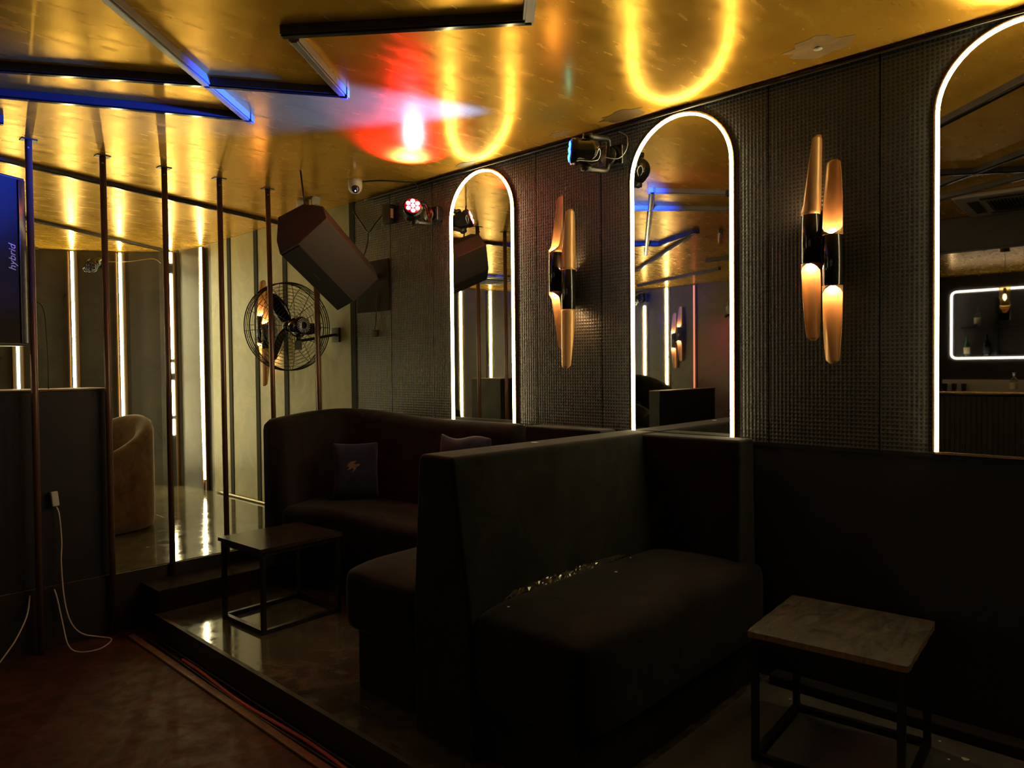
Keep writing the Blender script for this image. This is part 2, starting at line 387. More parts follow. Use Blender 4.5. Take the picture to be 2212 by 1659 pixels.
# ------------------------------------------------------------------ arched mirrors
def arched_mirror(v0, label):
    wd = .60; r0 = wd/2; c = v0+r0; zb, zs = 1.155, 2.543
    o = thing('arched_mirror', label, 'mirror', 'arched mirrors with led edging', (W-.014, c, zb))
    N = 28
    def arc(r): return [(c+r*math.cos(PI*i/N), zs+r*math.sin(PI*i/N)) for i in range(N+1)]
    pts = [(c+r0-.008, zb)]+[(y, z) for y, z in arc(r0-.008)]+[(c-r0+.008, zb)]
    MB().prism([(W-.030, y, z) for y, z in pts], (.014, 0, 0)).build('glass', M['mirror'], o)
    # led tube on the rim
    def band(ra, rb, xa, xb, name, mt):
        A = [(c+ra, zb)]+arc(ra)+[(c-ra, zb)]; B = [(c+rb, zb)]+arc(rb)+[(c-rb, zb)]
        rings = [[(xa, a[0], a[1]), (xa, b[0], b[1]), (xb, b[0], b[1]), (xb, a[0], a[1])] for a, b in zip(A, B)]
        return MB().loft(rings, smooth=False).build(name, mt, o)
    band(r0-.012, r0-.001, W-.040, W-.029, 'led_rim', M['ledm'])
    band(r0-.001, r0+.008, W-.032, W-.0145, 'gold_frame', M['goldedge'])
    MB().box(W-.034, v0, zb-.010, W-.0145, v0+wd, zb).build('bottom_edge', M['goldedge'], o)
    seat_children(o)
arched_mirror(3.158, 'smallest looking arched mirror, farthest along the wall above the curved sofa')
arched_mirror(1.66, 'middle arched mirror with glowing led rim above the sofa corner')
arched_mirror(.168, 'nearest arched mirror, cut by the right edge, reflecting the bar')

# ------------------------------------------------------------------ sconces
def sconce(y0, label, tubes, out=.05, wallx=W-.014, nx=-1, sc_=1.0, rad=.042, grp='twin tube wall sconces'):
    """tubes: (dy, z of body bottom, z of body top, open azimuth of upper scoop, open azimuth of lower scoop); azimuth 0 = out of the wall, + = towards +y"""
    o = thing('wall_sconce', label, 'wall lamp', grp, (wallx, y0, 2.03))
    yc = y0
    zmid = sum((t[1]+t[2])/2 for t in tubes)/len(tubes)
    MB().box(wallx if nx > 0 else wallx-.012, yc-.03, zmid-.16, wallx+.012 if nx > 0 else wallx, yc+.05, zmid+.16).build('wall_plate', M['black'], o, .004)
    for ti, (dy, zb, zt, ua, la) in enumerate(tubes):
        c = Vector((wallx+nx*(out+rad), yc+dy, 0))
        body = MB().lathe([(rad*.90, zb), (rad, zb+.005), (rad, zt-.005), (rad*.90, zt)], c, n=28).build('tube_body', M['blackgloss'], o)
        MB().cyl((wallx, yc+dy*.6, (zb+zt)/2), (c.x-nx*rad*.8, c.y, (zb+zt)/2), .012).build('bracket', M['black'], o)
        for sgn, z0, az in ((1, zt, ua), (-1, zb, la)):
            L = .345*sc_; K = 22; N = 17; rings = []
            a0 = math.radians(az)
            for k in range(K+1):
                t = k/K
                ease = min(1, t/.13)
                half = PI*(.97-.45*math.sin(ease*PI/2))*(1-.52*max(0, t-.13)/.87)
                if t > .94: half *= math.sqrt(max(.12, 1-((t-.94)/.064)**2))
                cc = c+Vector((nx*math.cos(a0), math.sin(a0), 0))*(-.012*t)
                ring = []
                for q in range(N):
                    th = a0+PI+(-half+2*half*q/(N-1))
                    rr = rad*(1.0-.10*t)
                    ring.append((cc.x+nx*math.cos(th)*rr, cc.y+math.sin(th)*rr, z0+sgn*L*t-sgn*.002))
                rings.append(ring)
            sh = MB().loft(rings, closed=False, cap=False).build('scoop_shade', M['gold'], body)
            so = sh.modifiers.new('solid', 'SOLIDIFY'); so.thickness = .0022; so.offset = 0
            MB().lathe([(.004, z0-sgn*.004), (.020, z0+sgn*.0), (.021, z0+sgn*.010), (.013, z0+sgn*.022), (.002, z0+sgn*.027)], c, n=14).build('bulb', M['bulb'], body)
    seat_children(o); return o
sconce(2.70, 'wall sconce between the farthest and middle mirrors, seen from its side', [(.045, 1.968, 2.205, 15, 15), (-.05, 1.857, 2.093, 120, 165)])
sconce(1.20, 'wall sconce between the middle and nearest mirrors, its lower scoops glowing', [(.047, 1.975, 2.198, 115, -8), (-.047, 1.868, 2.096, -12, -20)])
sconce(6.31, 'wall sconce on the olive planks, half hidden behind the fan', [(.035, 1.78, 2.03, -30, -10), (-.055, 1.72, 1.95, -20, 150)], wallx=W-.012)
sconce(6.27, 'purple lit wall sconce reflected in the middle mirror', [(.06, 1.83, 2.08, 0, 0), (-.05, 1.95, 2.18, 0, 0)], wallx=-4.03, nx=1)
sconce(7.45, 'small wall sconce at the right of the farthest mirror reflection', [(.06, 1.83, 2.08, 0, 0), (-.05, 1.95, 2.18, 0, 0)], wallx=-4.03, nx=1)

# ------------------------------------------------------------------ ceiling battens (unlit light channels)
def batten(a, b, label, w_=.045, h_=.035, mt='batten', top=True, z=H):
    a, b = Vector((*a, z)), Vector((*b, z)); d = (b-a).normalized(); n = Vector((-d.y, d.x, 0))*w_/2
    o = thing('ceiling_light_channel', label, 'ceiling batten', 'unlit light channels crossing the gold ceiling', tuple(a))
    q = [a-n, b-n, b+n, a+n]
    MB().prism(q, (0, 0, -h_)).build('channel', M[mt], o, .002)
    q = [a-n*.62, b-n*.62, b+n*.62, a+n*.62]
    MB().prism([p+Vector((0, 0, -h_)) for p in q], (0, 0, -.006)).build('diffuser_cover', M['alu'] if mt == 'alu' else M['blackgloss'], o, .002)
    seat_children(o); return o
batten((.55, 2.51), (1.865, 3.668), 'silver edged channel running diagonally from top of photo to a blue tip', mt='alu')
batten((-.6, 4.72), (2.012, 2.978), 'long black channel crossing under the silver diagonal to the blue corner')
batten((1.53, 2.635), (2.022, 3.012), 'short grey channel joining the upper black channel to the blue corner', mt='alu')
batten((1.475, 2.63), (2.085, 1.845), 'black channel along the top centre of the photo with peeling cover')
batten((2.08, 1.86), (1.55, 1.33), 'channel stub leaving the top edge of photo at centre', mt='alu')
batten((-.6, 4.93), (1.848, 3.625), 'blue lit channel meeting the tip of the silver diagonal')
batten((-.2, 4.72), (.945, 4.58), 'stub of blue channel at left edge of the photo', h_=.04)
batten((-.5, 5.02), (3.36, 6.068), 'long thin channel running behind the pole tops to the olive wall', .035, .025)
batten((1.2, 7.10), (3.22, 8.32), 'second thin channel near the curved wall behind the poles', .035, .025)
batten((-.4, 9.02), (2.16, 9.10), 'channel lying along the back wall above the led strips', .04, .03)
for a, b, l in [((.06, 4.44), (-.13, 4.26), 'tiny blue bent channel end reflected in the middle mirror'),
                ((.25, 3.57), (-1.75, 5.62), 'pale edged channel leading away in the middle mirror'),
                ((-.14, 4.25), (.28, 3.58), 'slanted channel joining the bent one in the middle mirror'),
                ((-3.36, 6.65), (-2.45, 4.72), 'far channel above the strips in the middle mirror'),
                ((.10, 3.40), (-.47, 3.70), 'short channel before the red wall in the middle mirror'),
                ((-1.64, 4.49), (-1.58, 4.0), 'thin dark channel lowest in the middle mirror'),
                ((2.12, 1.06), (2.62, .53), 'thick channel crossing high in the nearest mirror'),
                ((1.02, 1.34), (.50, .62), 'horizontal looking channel in the nearest mirror'),
                ((1.30, .60), (.60, 1.38), 'channel rising to the right in the nearest mirror'),
                ((.55, .66), (.05, 1.58), 'channel just before the air conditioner in the nearest mirror')]:
    batten(a, b, l)

# ------------------------------------------------------------------ poles
poles = [(1.139, 4.94), (1.546, 4.985), (1.921, 4.99), (2.300, 5.00), (2.683, 5.033), (3.08, 5.05)]
pl = ['leftmost floor-to-ceiling pole, lit blue near its top', 'second pole from the left, at the end of the console', 'third pole from the left, in front of the patched led strip', 'fourth pole from the left, before the bowed led strip', 'fifth pole from the left, beside the curved sofa end', 'rightmost brown pole in front of the fan, rising behind the sofa']
for (x, y), l in zip(poles, pl):
    zb = LOW if x < 1.72 else .14
    o = thing('metal_pole', l, 'pole', 'row of metal poles along the stage edge', (x, y, zb))
    y2 = min(y, 4.972) if zb == LOW else min(y, 4.985)
    MB().cyl((x, y2, zb), (x, y, H), .0185, n=20).build('shaft', M['bronze'], o)
    MB().prism([(x-.04, y-.03, H), (x+.04, y-.03, H), (x+.04, y+.03, H), (x-.04, y+.03, H)], (0, 0, -.005)).build('ceiling_flange', M['black'], o)
    MB().cyl((x-.006, y-.016, H-.05), (x-.009, y-.024, H-.05), .006, n=10).build('screw', M['alu'], o)
    seat_children(o)
o = thing('metal_pole', 'purple tinted pole reflected at the right in the middle mirror', 'pole', None, (-3.2, 4.8, LOW))
MB().cyl((-3.2, 4.8, LOW), (-3.2, 4.8, H), .03, n=16).build('shaft', M['bronze'], o); seat_children(o)

# ------------------------------------------------------------------ booth sofas
def softbox(mb, x0, y0, z0, x1, y1, z1): mb.box(x0, y0, z0, x1, y1, z1)
def cushion(name, x0, y0, z0, x1, y1, z1, m, parent, crown=.03, r=.06, nx=14, ny=10):
    """upholstered block: rounded box with a crowned top"""
    mb = MB(); bm = mb.bm
    bmesh.ops.create_cube(bm, size=1)
    bmesh.ops.subdivide_edges(bm, edges=bm.edges[:], cuts=9, use_grid_fill=True)
    sx, sy, sz = x1-x0, y1-y0, z1-z0
    for v in bm.verts:
        p = Vector((v.co.x*sx, v.co.y*sy, v.co.z*sz)); h = Vector((sx/2-r, sy/2-r, sz/2-r))
        q = Vector([max(-h[i], min(h[i], p[i])) for i in range(3)]); d = p-q
        if d.length > 1e-6:
            # spread samples round the rounded edge
            d = d.normalized()*r
        p = q+d
        fx = 1-(2*p.x/sx)**2; fy = 1-(2*p.y/sy)**2
        if v.co.z > .3: p.z += crown*max(0, fx)*max(0, fy)
        v.co = p+Vector(((x0+x1)/2, (y0+y1)/2, (z0+z1)/2))
    return mb.build(name, m, parent, sub=2)
bs = thing('booth_sofa', 'black velvet booth sofa nearest the camera with torn seat seam and tall divider', 'sofa', None, (2.6, 1.8, 0))
# divider: tapered towards the top
def tapered(name, pts, m, par, bev=.02):
    mb = MB(); mb.loft([[(x, y, z) for x, y in ring] for ring, z in pts], smooth=False); return mb.build(name, m, par, bev, 4)
tapered('divider_back', [([(1.875, 1.985), (3.352, 1.985), (3.352, 2.355), (1.875, 2.355)], 0), ([(1.872, 2.005), (3.352, 2.005), (3.352, 2.35), (1.872, 2.35)], .55),
                        ([(1.878, 2.10), (3.352, 2.085), (3.352, 2.285), (1.878, 2.315)], 1.135), ([(1.883, 2.108), (3.352, 2.092), (3.352, 2.278), (1.883, 2.308)], 1.17)], M['velvet'], bs, .018)
tapered('wall_back', [([(3.16, 1.535), (3.352, 1.535), (3.352, 2.1), (3.16, 2.1)], .45), ([(3.205, 1.545), (3.352, 1.545), (3.352, 2.1), (3.205, 2.1)], 1.13), ([(3.21, 1.55), (3.352, 1.55), (3.352, 2.1), (3.21, 2.1)], 1.165)], M['velvet'], bs, .014)
cushion('seat', 1.885, 1.455, .20, 3.352, 2.05, .59, M['velvet_b'], bs, .035, .085)
MB().box(1.93, 1.52, 0, 3.35, 2.0, .22).build('seat_base', M['velvet_b'], bs, .01)
# torn seam with shiny film
mb = MB(); K = 70; rings = []
for i in range(K+1):
    t = i/K; x = 1.95+t*1.12; amp = math.sin(PI*min(1, t*1.05))**.6 if t < .95 else .25
    yb = 2.035-.028*math.sin(PI*t)
    wv = .010+.020*amp*(1 if t < .7 else .55); row = []
    for q in range(7):
        s = q/6
        zz = .585+.034*math.sin(PI*min(1, max(0, (x-1.93)/1.455)))*.35+random.uniform(-.006, .006)*(1.3 if .12 < t < .6 else .5)+.012*math.sin(PI*s)+.02*s*s
        row.append((x+random.uniform(-.004, .004), yb-wv+s*wv*1.3+random.uniform(-.003, .003), zz-.004-(.10*(1-t/.12) if t < .12 else 0)*(1-s*.3)))
    rings.append(row)
sm = mb.loft(rings, closed=False, cap=False, smooth=False).build('torn_seam', M['plastic'], bs); so = sm.modifiers.new('s', 'SOLIDIFY'); so.thickness = .002
sm['label'] = 'torn shiny black film along the back of the seat'
seat_children(bs)

b2 = thing('booth_sofa', 'black velvet booth sofa on the far side of the tall divider', 'sofa', None, (2.6, 2.65, 0))
cushion('seat', 1.90, 2.365, .27, 3.22, 2.95, .60, M['velvet_b'], b2, .03, .085)
MB().box(1.96, 2.405, 0, 3.20, 2.88, .28).build('seat_base', M['velvet_b'], b2, .01)
tapered('wall_back', [([(3.17, 2.365), (3.352, 2.365), (3.352, 2.93), (3.17, 2.93)], 0), ([(3.20, 2.36), (3.352, 2.36), (3.352, 2.92), (3.20, 2.92)], 1.17)], M['velvet'], b2, .012)
seat_children(b2)

# curved corner sofa
cs = thing('curved_sofa', 'black curved corner sofa below the hanging speaker', 'sofa', None, (3.0, 4.4, 0))
path = crom([Vector(p) for p in [(2.49, 4.665, 0), (2.78, 4.80, 0), (3.03, 4.845, 0), (3.20, 4.76, 0), (3.262, 4.50, 0), (3.27, 4.1, 0), (3.27, 3.5, 0), (3.265, 3.02, 0)]], k=5)
rings = []
n = len(path)
for i, p in enumerate(path):
    t = (path[min(i+1, n-1)]-path[max(i-1, 0)]).normalized(); s = Vector((t.y, -t.x, 0))   # towards the seat
    rise = 1.175+.045*math.sin(PI*min(1, i/(n*.75)))
    e = min(i, n-1-i); tight = 1 if e > 0 else .86
    prof = []
    for a, z in [(-.085, .145), (-.085, rise-.06), (-.075, rise-.025), (-.05, rise-.005), (0, rise), (.05, rise-.005), (.078, rise-.03), (.09, rise-.07), (.105, .62), (.12, .4), (.12, .145)]:
        prof.append(p+s*(-a if False else a)*tight+Vector((0, 0, z if e > 0 or z < .2 else z-.012)))
    rings.append(prof)
# keep inside the room
for r in rings:
    for q in r: q.x = min(q.x, 3.352)
mb = MB(); mb.loft([[Vector(q) for q in r] for r in rings], smooth=True); mb.build('backrest', M['velvet_b'], cs)
poly = [(2.47, 4.55), (2.485, 4.46), (2.60, 4.30), (2.64, 4.1), (2.64, 3.03), (3.2, 3.03), (3.2, 4.5), (3.15, 4.68), (2.95, 4.74), (2.7, 4.66)]
mb = MB(); mb.loft([[(x, y, z) for x, y in poly] for z in (.26, .58)], smooth=False); mb.build('seat', M['velvet_b'], cs, .06, 5)
poly2 = [(2.50, 4.60), (2.54, 4.50), (2.68, 4.34), (2.72, 4.1), (2.72, 3.05), (3.2, 3.05), (3.2, 4.5), (3.12, 4.66), (2.95, 4.68), (2.7, 4.66)]
mb = MB(); mb.loft([[(x, y, z) for x, y in poly2] for z in (.0, .30)], smooth=False); mb.build('seat_base', M['velvet_b'], cs)
seat_children(cs)

# ------------------------------------------------------------------ scatter cushions
def pillow(name, label, loc, w_, h_, tilt, yaw, m, puff=.11, flop=0.0):
    """square pillow standing on its lower edge"""
    o = thing(name, label, 'cushion', None, loc); N = 12
    R = Matrix.Translation(Vector(loc)) @ Matrix.Rotation(yaw, 4, 'Z') @ Matrix.Rotation(tilt, 4, 'X')
    mb = MB(); rings = []
    for side in (1, -1):
        V = []; f = []
        for i in range(N+1):
            for j in range(N+1):
                a, b = 2*i/N-1, 2*j/N-1
                pin = 1-.07*(abs(a)**2+abs(b)**2-abs(a*b)**2)*0-.06*((1-a*a) if abs(b) == 1 else 0)-0.0
                th = puff/2*max(0, (1-a**4))**.6*max(0, (1-b**4))**.6
                px = a*w_/2*(1-.06*(1-b*b)); pz = b*h_/2*(1-.05*(1-a*a))+h_/2
                if b > .2: pz += flop*math.sin(a*4)*b
                V.append(R @ Vector((px, side*th, pz)))
        for i in range(N):
            for j in range(N):
                q = i*(N+1)+j; f.append((q, q+1, q+N+2, q+N+1))
        mb._add(V, f, smooth=True)
    mb.build('cover', m, o, sub=1)
    seat_children(o); return o, R
p1, R = pillow('throw_pillow', 'navy pillow with a small gold bird, in the corner of curved sofa', (2.97, 4.36, .585), .34, .42, -.16, -.62, M['navy'])
# flying bird print: body, two wings, forked tail
bird = MB()
def flat(pts, y=-.058): bird.prism([R @ Vector((x*.72-.01, y-.0, .235+(z-.235)*.72)) for x, z in pts], R.to_3x3() @ Vector((0, .004, 0)))
flat([(-.075, .235), (-.05, .255), (-.01, .258), (.02, .255), (.045, .262), (.055, .252), (.045, .240), (.02, .225), (-.01, .222), (-.04, .232)], -.057)
flat([(-.07, .248), (-.035, .285), (.02, .290), (.0, .262), (-.03, .25)], -.0575)
flat([(-.02, .225), (.02, .23), (.012, .205), (-.01, .185), (-.03, .178), (-.005, .2)], -.0575)
flat([(-.05, .235), (-.01, .225), (-.045, .205), (-.08, .198), (-.055, .215)], -.0565)
b = bird.build('bird_print', M['mdf'], p1); seat_children(p1); b['label'] = 'small gold flying bird printed on the cover'
pillow('throw_pillow', 'blue pillow whose top shows above the divider, by the wall', (2.99, 3.28, .585), .44, .535, -.13, -1.45, M['navy'], flop=.014)

# ------------------------------------------------------------------ low tables
def low_table(x0, y0, x1, y1, label, mtop, medge, rot=0, chip=0):
    cx, cy = (x0+x1)/2, (y0+y1)/2
    o = thing('low_table', label, 'table', 'low metal framed tables', (cx, cy, 0))
    h = .5; t = .022; b = .026
    mb = MB(); N = 14; ring = []
    for (ax, ay), (bx, by) in zip([(x0, y0), (x1, y0), (x1, y1), (x0, y1)], [(x1, y0), (x1, y1), (x0, y1), (x0, y0)]):
        for k in range(N):
            s = k/N; j = random.uniform(-1, 1)*chip; cr = chip*1.2 if k == 0 else 0
            px, py = ax+(bx-ax)*s, ay+(by-ay)*s
            ring.append((px+j+(cr if px < cx else -cr), py+j+(cr if py < cy else -cr)))
    rings = [[(x, y, z) for x, y in ring] for z in (h-t, h)]
    mb.loft(rings, cap=False, smooth=False, mi=1)
    mb._add([(x, y, h) for x, y in ring], [tuple(range(len(ring)))], 0); mb._add([(x, y, h-t) for x, y in ring], [tuple(range(len(ring)))], 1)
    mb.build('tabletop', [mtop, medge], o)
    i = .012
    X0, Y0, X1, Y1 = x0+i, y0+i, x1-i, y1-i
    for px in (X0, X1-b):
        for py in (Y0, Y1-b):
            MB().box(px, py, 0, px+b, py+b, h-t).build('leg', M['black'], o, .002)
    for z0, nm in ((.0, 'lower_frame'), (h-t-b, 'upper_frame')):
        f = MB(); f.box(X0+b, Y0, z0, X1-b, Y0+b, z0+b).box(X0+b, Y1-b, z0, X1-b, Y1, z0+b).box(X0, Y0+b, z0, X0+b, Y1-b, z0+b).box(X1-b, Y0+b, z0, X1, Y1-b, z0+b)
        f.build(nm, M['black'], o)
    seat_children(o); o.rotation_euler.z = rot; return o
low_table(1.952, 3.845, 2.512, 4.345, 'glossy dark low table in front of the curved sofa', M['tabletop'], M['tabletop'], rot=math.radians(2.5))
t2 = low_table(2.625, .70, 3.175, 1.255, 'worn wooden topped low table with chipped edges at lower right', M['tableworn'], M['tableedge'], rot=math.radians(4.5), chip=.0022)

# ------------------------------------------------------------------ console panels on the stage edge
def console(x0, x1, z1, label, y0=5.03, y1=5.45):
    o = thing('console_desk', label, 'console', None, ((x0+x1)/2, (y0+y1)/2, ST))
    MB().box(x0, y0, ST, x1, y0+.03, z1-.012).build('front_panel', M['console'], o, .003)
    MB().box(x1-.03, y0+.03, ST, x1, y1, z1-.012).build('side_panel', M['console'], o, .003)
    MB().box(x0, y0+.03, ST, x0+.03, y1, z1-.012).build('side_panel', M['console'], o, .003)
    MB().box(x0-.005, y0-.006, z1-.012, x1+.005, y1, z1).build('top_board', M['trimwood'], o, .003)
    seat_children(o); return o
console(.10, 1.585, 1.418, 'tall dark console behind the two leftmost poles')
console(-3.03, -1.5, 1.20, 'lower black console reflected in the middle mirror', 5.1, 5.26)

# ------------------------------------------------------------------ tub chairs
def tub_chair(cx, cy, r, face, label, m, zt=1.15, zf=.86, grp='tub armchairs on the stage'):
    o = thing('tub_armchair', label, 'armchair', grp, (cx, cy, ST))
    N = 40; half = math.radians(132); th = .13; rings = []
    for i in range(N+1):
        s = -1+2*i/N; a = face+PI+s*half
        hz = zf+(zt-zf)*(math.cos(s*PI)*.5+.5)**.8
        d = Vector((math.cos(a), math.sin(a), 0)); c = Vector((cx, cy, 0))
        pr = [(r*.97, ST+.02), (r, ST+.10), (r+.0, hz-.07), (r-.012, hz-.025), (r-.045, hz), (r-.085, hz-.008), (r-th, hz-.06), (r-th, .6), (r-th, ST+.3), (r-th, ST+.02)]
        k = 1 if 0 < i < N else .96
        rings.append([c+d*rr+Vector((0, 0, z if z < .5 else z*1)) for rr, z in pr])
    mb = MB(); mb.loft(rings, smooth=True); mb.build('shell', m, o)
    ring = [Vector((cx+math.cos(t)*(r-th+.005), cy+math.sin(t)*(r-th+.005), 0)) for t in [2*PI*k/32 for k in range(32)]]
    mb = MB(); mb.loft([[p+Vector((0, 0, z)) for p in ring] for z in (ST+.04, ST+.40, ST+.43)], smooth=True); mb.build('seat', m, o, .03, 3)
    for k in range(4):
        a = PI/4+k*PI/2; MB().cyl((cx+math.cos(a)*r*.7, cy+math.sin(a)*r*.7, ST), (cx+math.cos(a)*r*.7, cy+math.sin(a)*r*.7, ST+.05), .02, n=10).build('leg', M['black'], o)
    # piping along the rim
    MB().tube([rr[3] for rr in rings[::2]], .004, 6, smooth_path=False).build('piping', m, o)
    seat_children(o); return o
tub_chair(1.93, 6.52, .42, math.radians(200), 'brown velvet tub armchair beside the console, glowing along its rim', M['brownvelvet'])
tub_chair(-2.75, 6.05, .5, math.radians(-60), 'black tub armchair with high back reflected in the middle mirror', M['velvet'], 1.40, 1.0)
tub_chair(-1.85, 5.85, .38, math.radians(-60), 'lower rounded black armchair left of the reflected console', M['velvet'], 1.02, .85)

# ------------------------------------------------------------------ hanging PA speaker by the wall
E3 = Vector((.632, .301, -.322))
cap = [Vector(c) for c in [(2.477, 4.514, 2.561), (2.534, 4.442, 2.605), (2.588, 4.372, 2.646), (2.644, 4.221, 2.615), (2.629, 4.154, 2.523), (2.49, 4.266, 2.356), (2.406, 4.368, 2.286), (2.423, 4.439, 2.385)]]
o = thing('loudspeaker', 'large black wedge loudspeaker hanging tilted in front of the planks', 'speaker', None, (2.84, 4.5, 2.3))
mb = MB(); mb.prism(cap, E3); mb.build('cabinet', M['cab'], o, .006, 3)
# metal grille set on the lower front face
a, b = cap[5], cap[6]; nn = (b-a).cross(E3).normalized()
cen = sum(cap, Vector())/len(cap)
if nn.dot((a+b)/2-cen) < 0: nn = -nn
d1 = (b-a); e = E3
q = [a+d1*.04+e*.02, b-d1*.04+e*.02, b-d1*.04+e*.98, a+d1*.04+e*.98]
MB().prism([p+nn*.001 for p in q], nn*.008).build('grille', M['grille'], o, .003)
mid = a+d1*.5+e*.45+nn*.009
MB().prism([mid-d1*.02-e*.06, mid+d1*.02-e*.06, mid+d1*.02+e*.06, mid-d1*.02+e*.06], nn*.003).build('badge', M['cab'], o)
# suspension arm and wall plate
MB().box(W-.022, 4.487, 1.975, W-.0145, 4.905, 2.375).build('mounting_plate', M['grille'], o, .003)
MB().cyl((W-.02, 4.66, 2.24), (3.16, 4.64, 2.27), .022).cyl((3.16, 4.64, 2.27), (3.06, 4.62, 2.27), .03).build('wall_arm', M['black'], o)
MB().cyl(tuple(cap[2]+E3*.15+Vector((-.05, .0, -.005))), (2.60, 4.42, H), .006, n=8).build('safety_wire', M['black'], o)
seat_children(o)

# ------------------------------------------------------------------ drum fan on the wall
fo = thing('wall_fan', 'large black wire caged wall fan behind the poles', 'fan', None, (W, 5.3, 1.87))
fc = Vector((2.985, 5.30, 1.872)); Rf = .352
def ringpts(r, y, n=48): return [(fc.x+math.cos(2*PI*k/n)*r, y, fc.z+math.sin(2*PI*k/n)*r) for k in range(n)]
g = MB()
for yy, sg in ((fc.y-.045, -1), (fc.y+.045, 1)):
    for k in range(11):
        r = Rf-.027*k
        y = yy+sg*.055*math.sqrt(max(0, 1-(r/Rf)**2))
        g.tube(ringpts(r, y), .0016 if k else .005, 5, closed=True, smooth_path=False)
    for k in range(12):
        a = 2*PI*k/12+(.12 if sg > 0 else 0); P = []
        for j in range(8):
            r = .05+(Rf-.05)*j/7; y = yy+sg*.055*math.sqrt(max(0, 1-(r/Rf)**2)); P.append((fc.x+math.cos(a)*r, y, fc.z+math.sin(a)*r))
        g.tube(P, .0024, 5, smooth_path=False)
for yy in (-.045, -.015, .015, .045): g.tube(ringpts(Rf, fc.y+yy), .0035, 5, closed=True, smooth_path=False)
for k in range(24):
    a = 2*PI*k/24; x, z = fc.x+math.cos(a)*Rf, fc.z+math.sin(a)*Rf
    g.cyl((x, fc.y-.045, z), (x, fc.y+.045, z), .002, n=5)
g.build('cage', M['black'], fo)
for k, a0 in enumerate((108, 228, 348)):
    rings = []
    for j in range(11):
        r = .045+.255*j/10; wd = .06+.05*math.sin(PI*min(1, j/10*.9+.1)); a = math.radians(a0)+.25*(j/10); tw = math.radians(38-18*j/10)
        c = fc+Vector((math.cos(a)*r, 0, math.sin(a)*r)); t = Vector((-math.sin(a), 0, math.cos(a)))*math.cos(tw)+Vector((0, 1, 0))*math.sin(tw)
        if j == 10: wd *= .55
        rings.append([c-t*wd*.5, c-t*wd*.2+Vector((0, .006, 0)), c+t*wd*.2+Vector((0, .006, 0)), c+t*wd*.5])
    bl = MB().loft(rings, closed=False, cap=False).build('blade', M['blackgloss'], fo); sd = bl.modifiers.new('s', 'SOLIDIFY'); sd.thickness = .004
MB().lathe([(.01, -.03), (.04, -.028), (.045, .02), (.02, .04)], fc, (0, 1, 0)).build('hub', M['black'], fo)
mt = MB().lathe([(.03, .0), (.062, -.012), (.072, -.05), (.072, -.11), (.064, -.135), (.045, -.145), (.01, -.147)], fc+Vector((0, -.09, 0)), (0, 1, 0), 28).build('motor', M['blackgloss'], fo)
v = MB()
for k in range(22):
    a = 2*PI*k/22; v.box(-.003, -.002, .028, .003, .004, .058, Matrix.Translation(fc+Vector((0, -.235, 0))) @ Matrix.Rotation(a, 4, 'Y'))
v.build('vent_ribs', M['alu'], mt)
v = MB(); v.cyl(tuple(fc+Vector((0, -.15, -.07))), tuple(fc+Vector((0, -.15, -.12))), .018).tube([fc+Vector((math.cos(t)*.085, -.15, math.sin(t)*.085-.0)) for t in [PI*1.02+PI*.96*k/10 for k in range(11)]], .007, 8)
v.box(fc.x-.02, fc.y-.17, fc.z-.19, fc.x+.02, fc.y-.13, fc.z-.12); v.build('yoke', M['black'], fo)
v = MB(); v.tube([fc+Vector((0, -.15, -.12)), fc+Vector((.14, -.13, -.10)), (W-.05, fc.y-.08, fc.z-.06), (W-.012, fc.y-.08, fc.z-.06)], .012, 10)
v.box(W-.03, fc.y-.13, fc.z-.12, W-.0125, fc.y-.03, fc.z+.0); v.build('wall_bracket', M['black'], fo)
seat_children(fo)

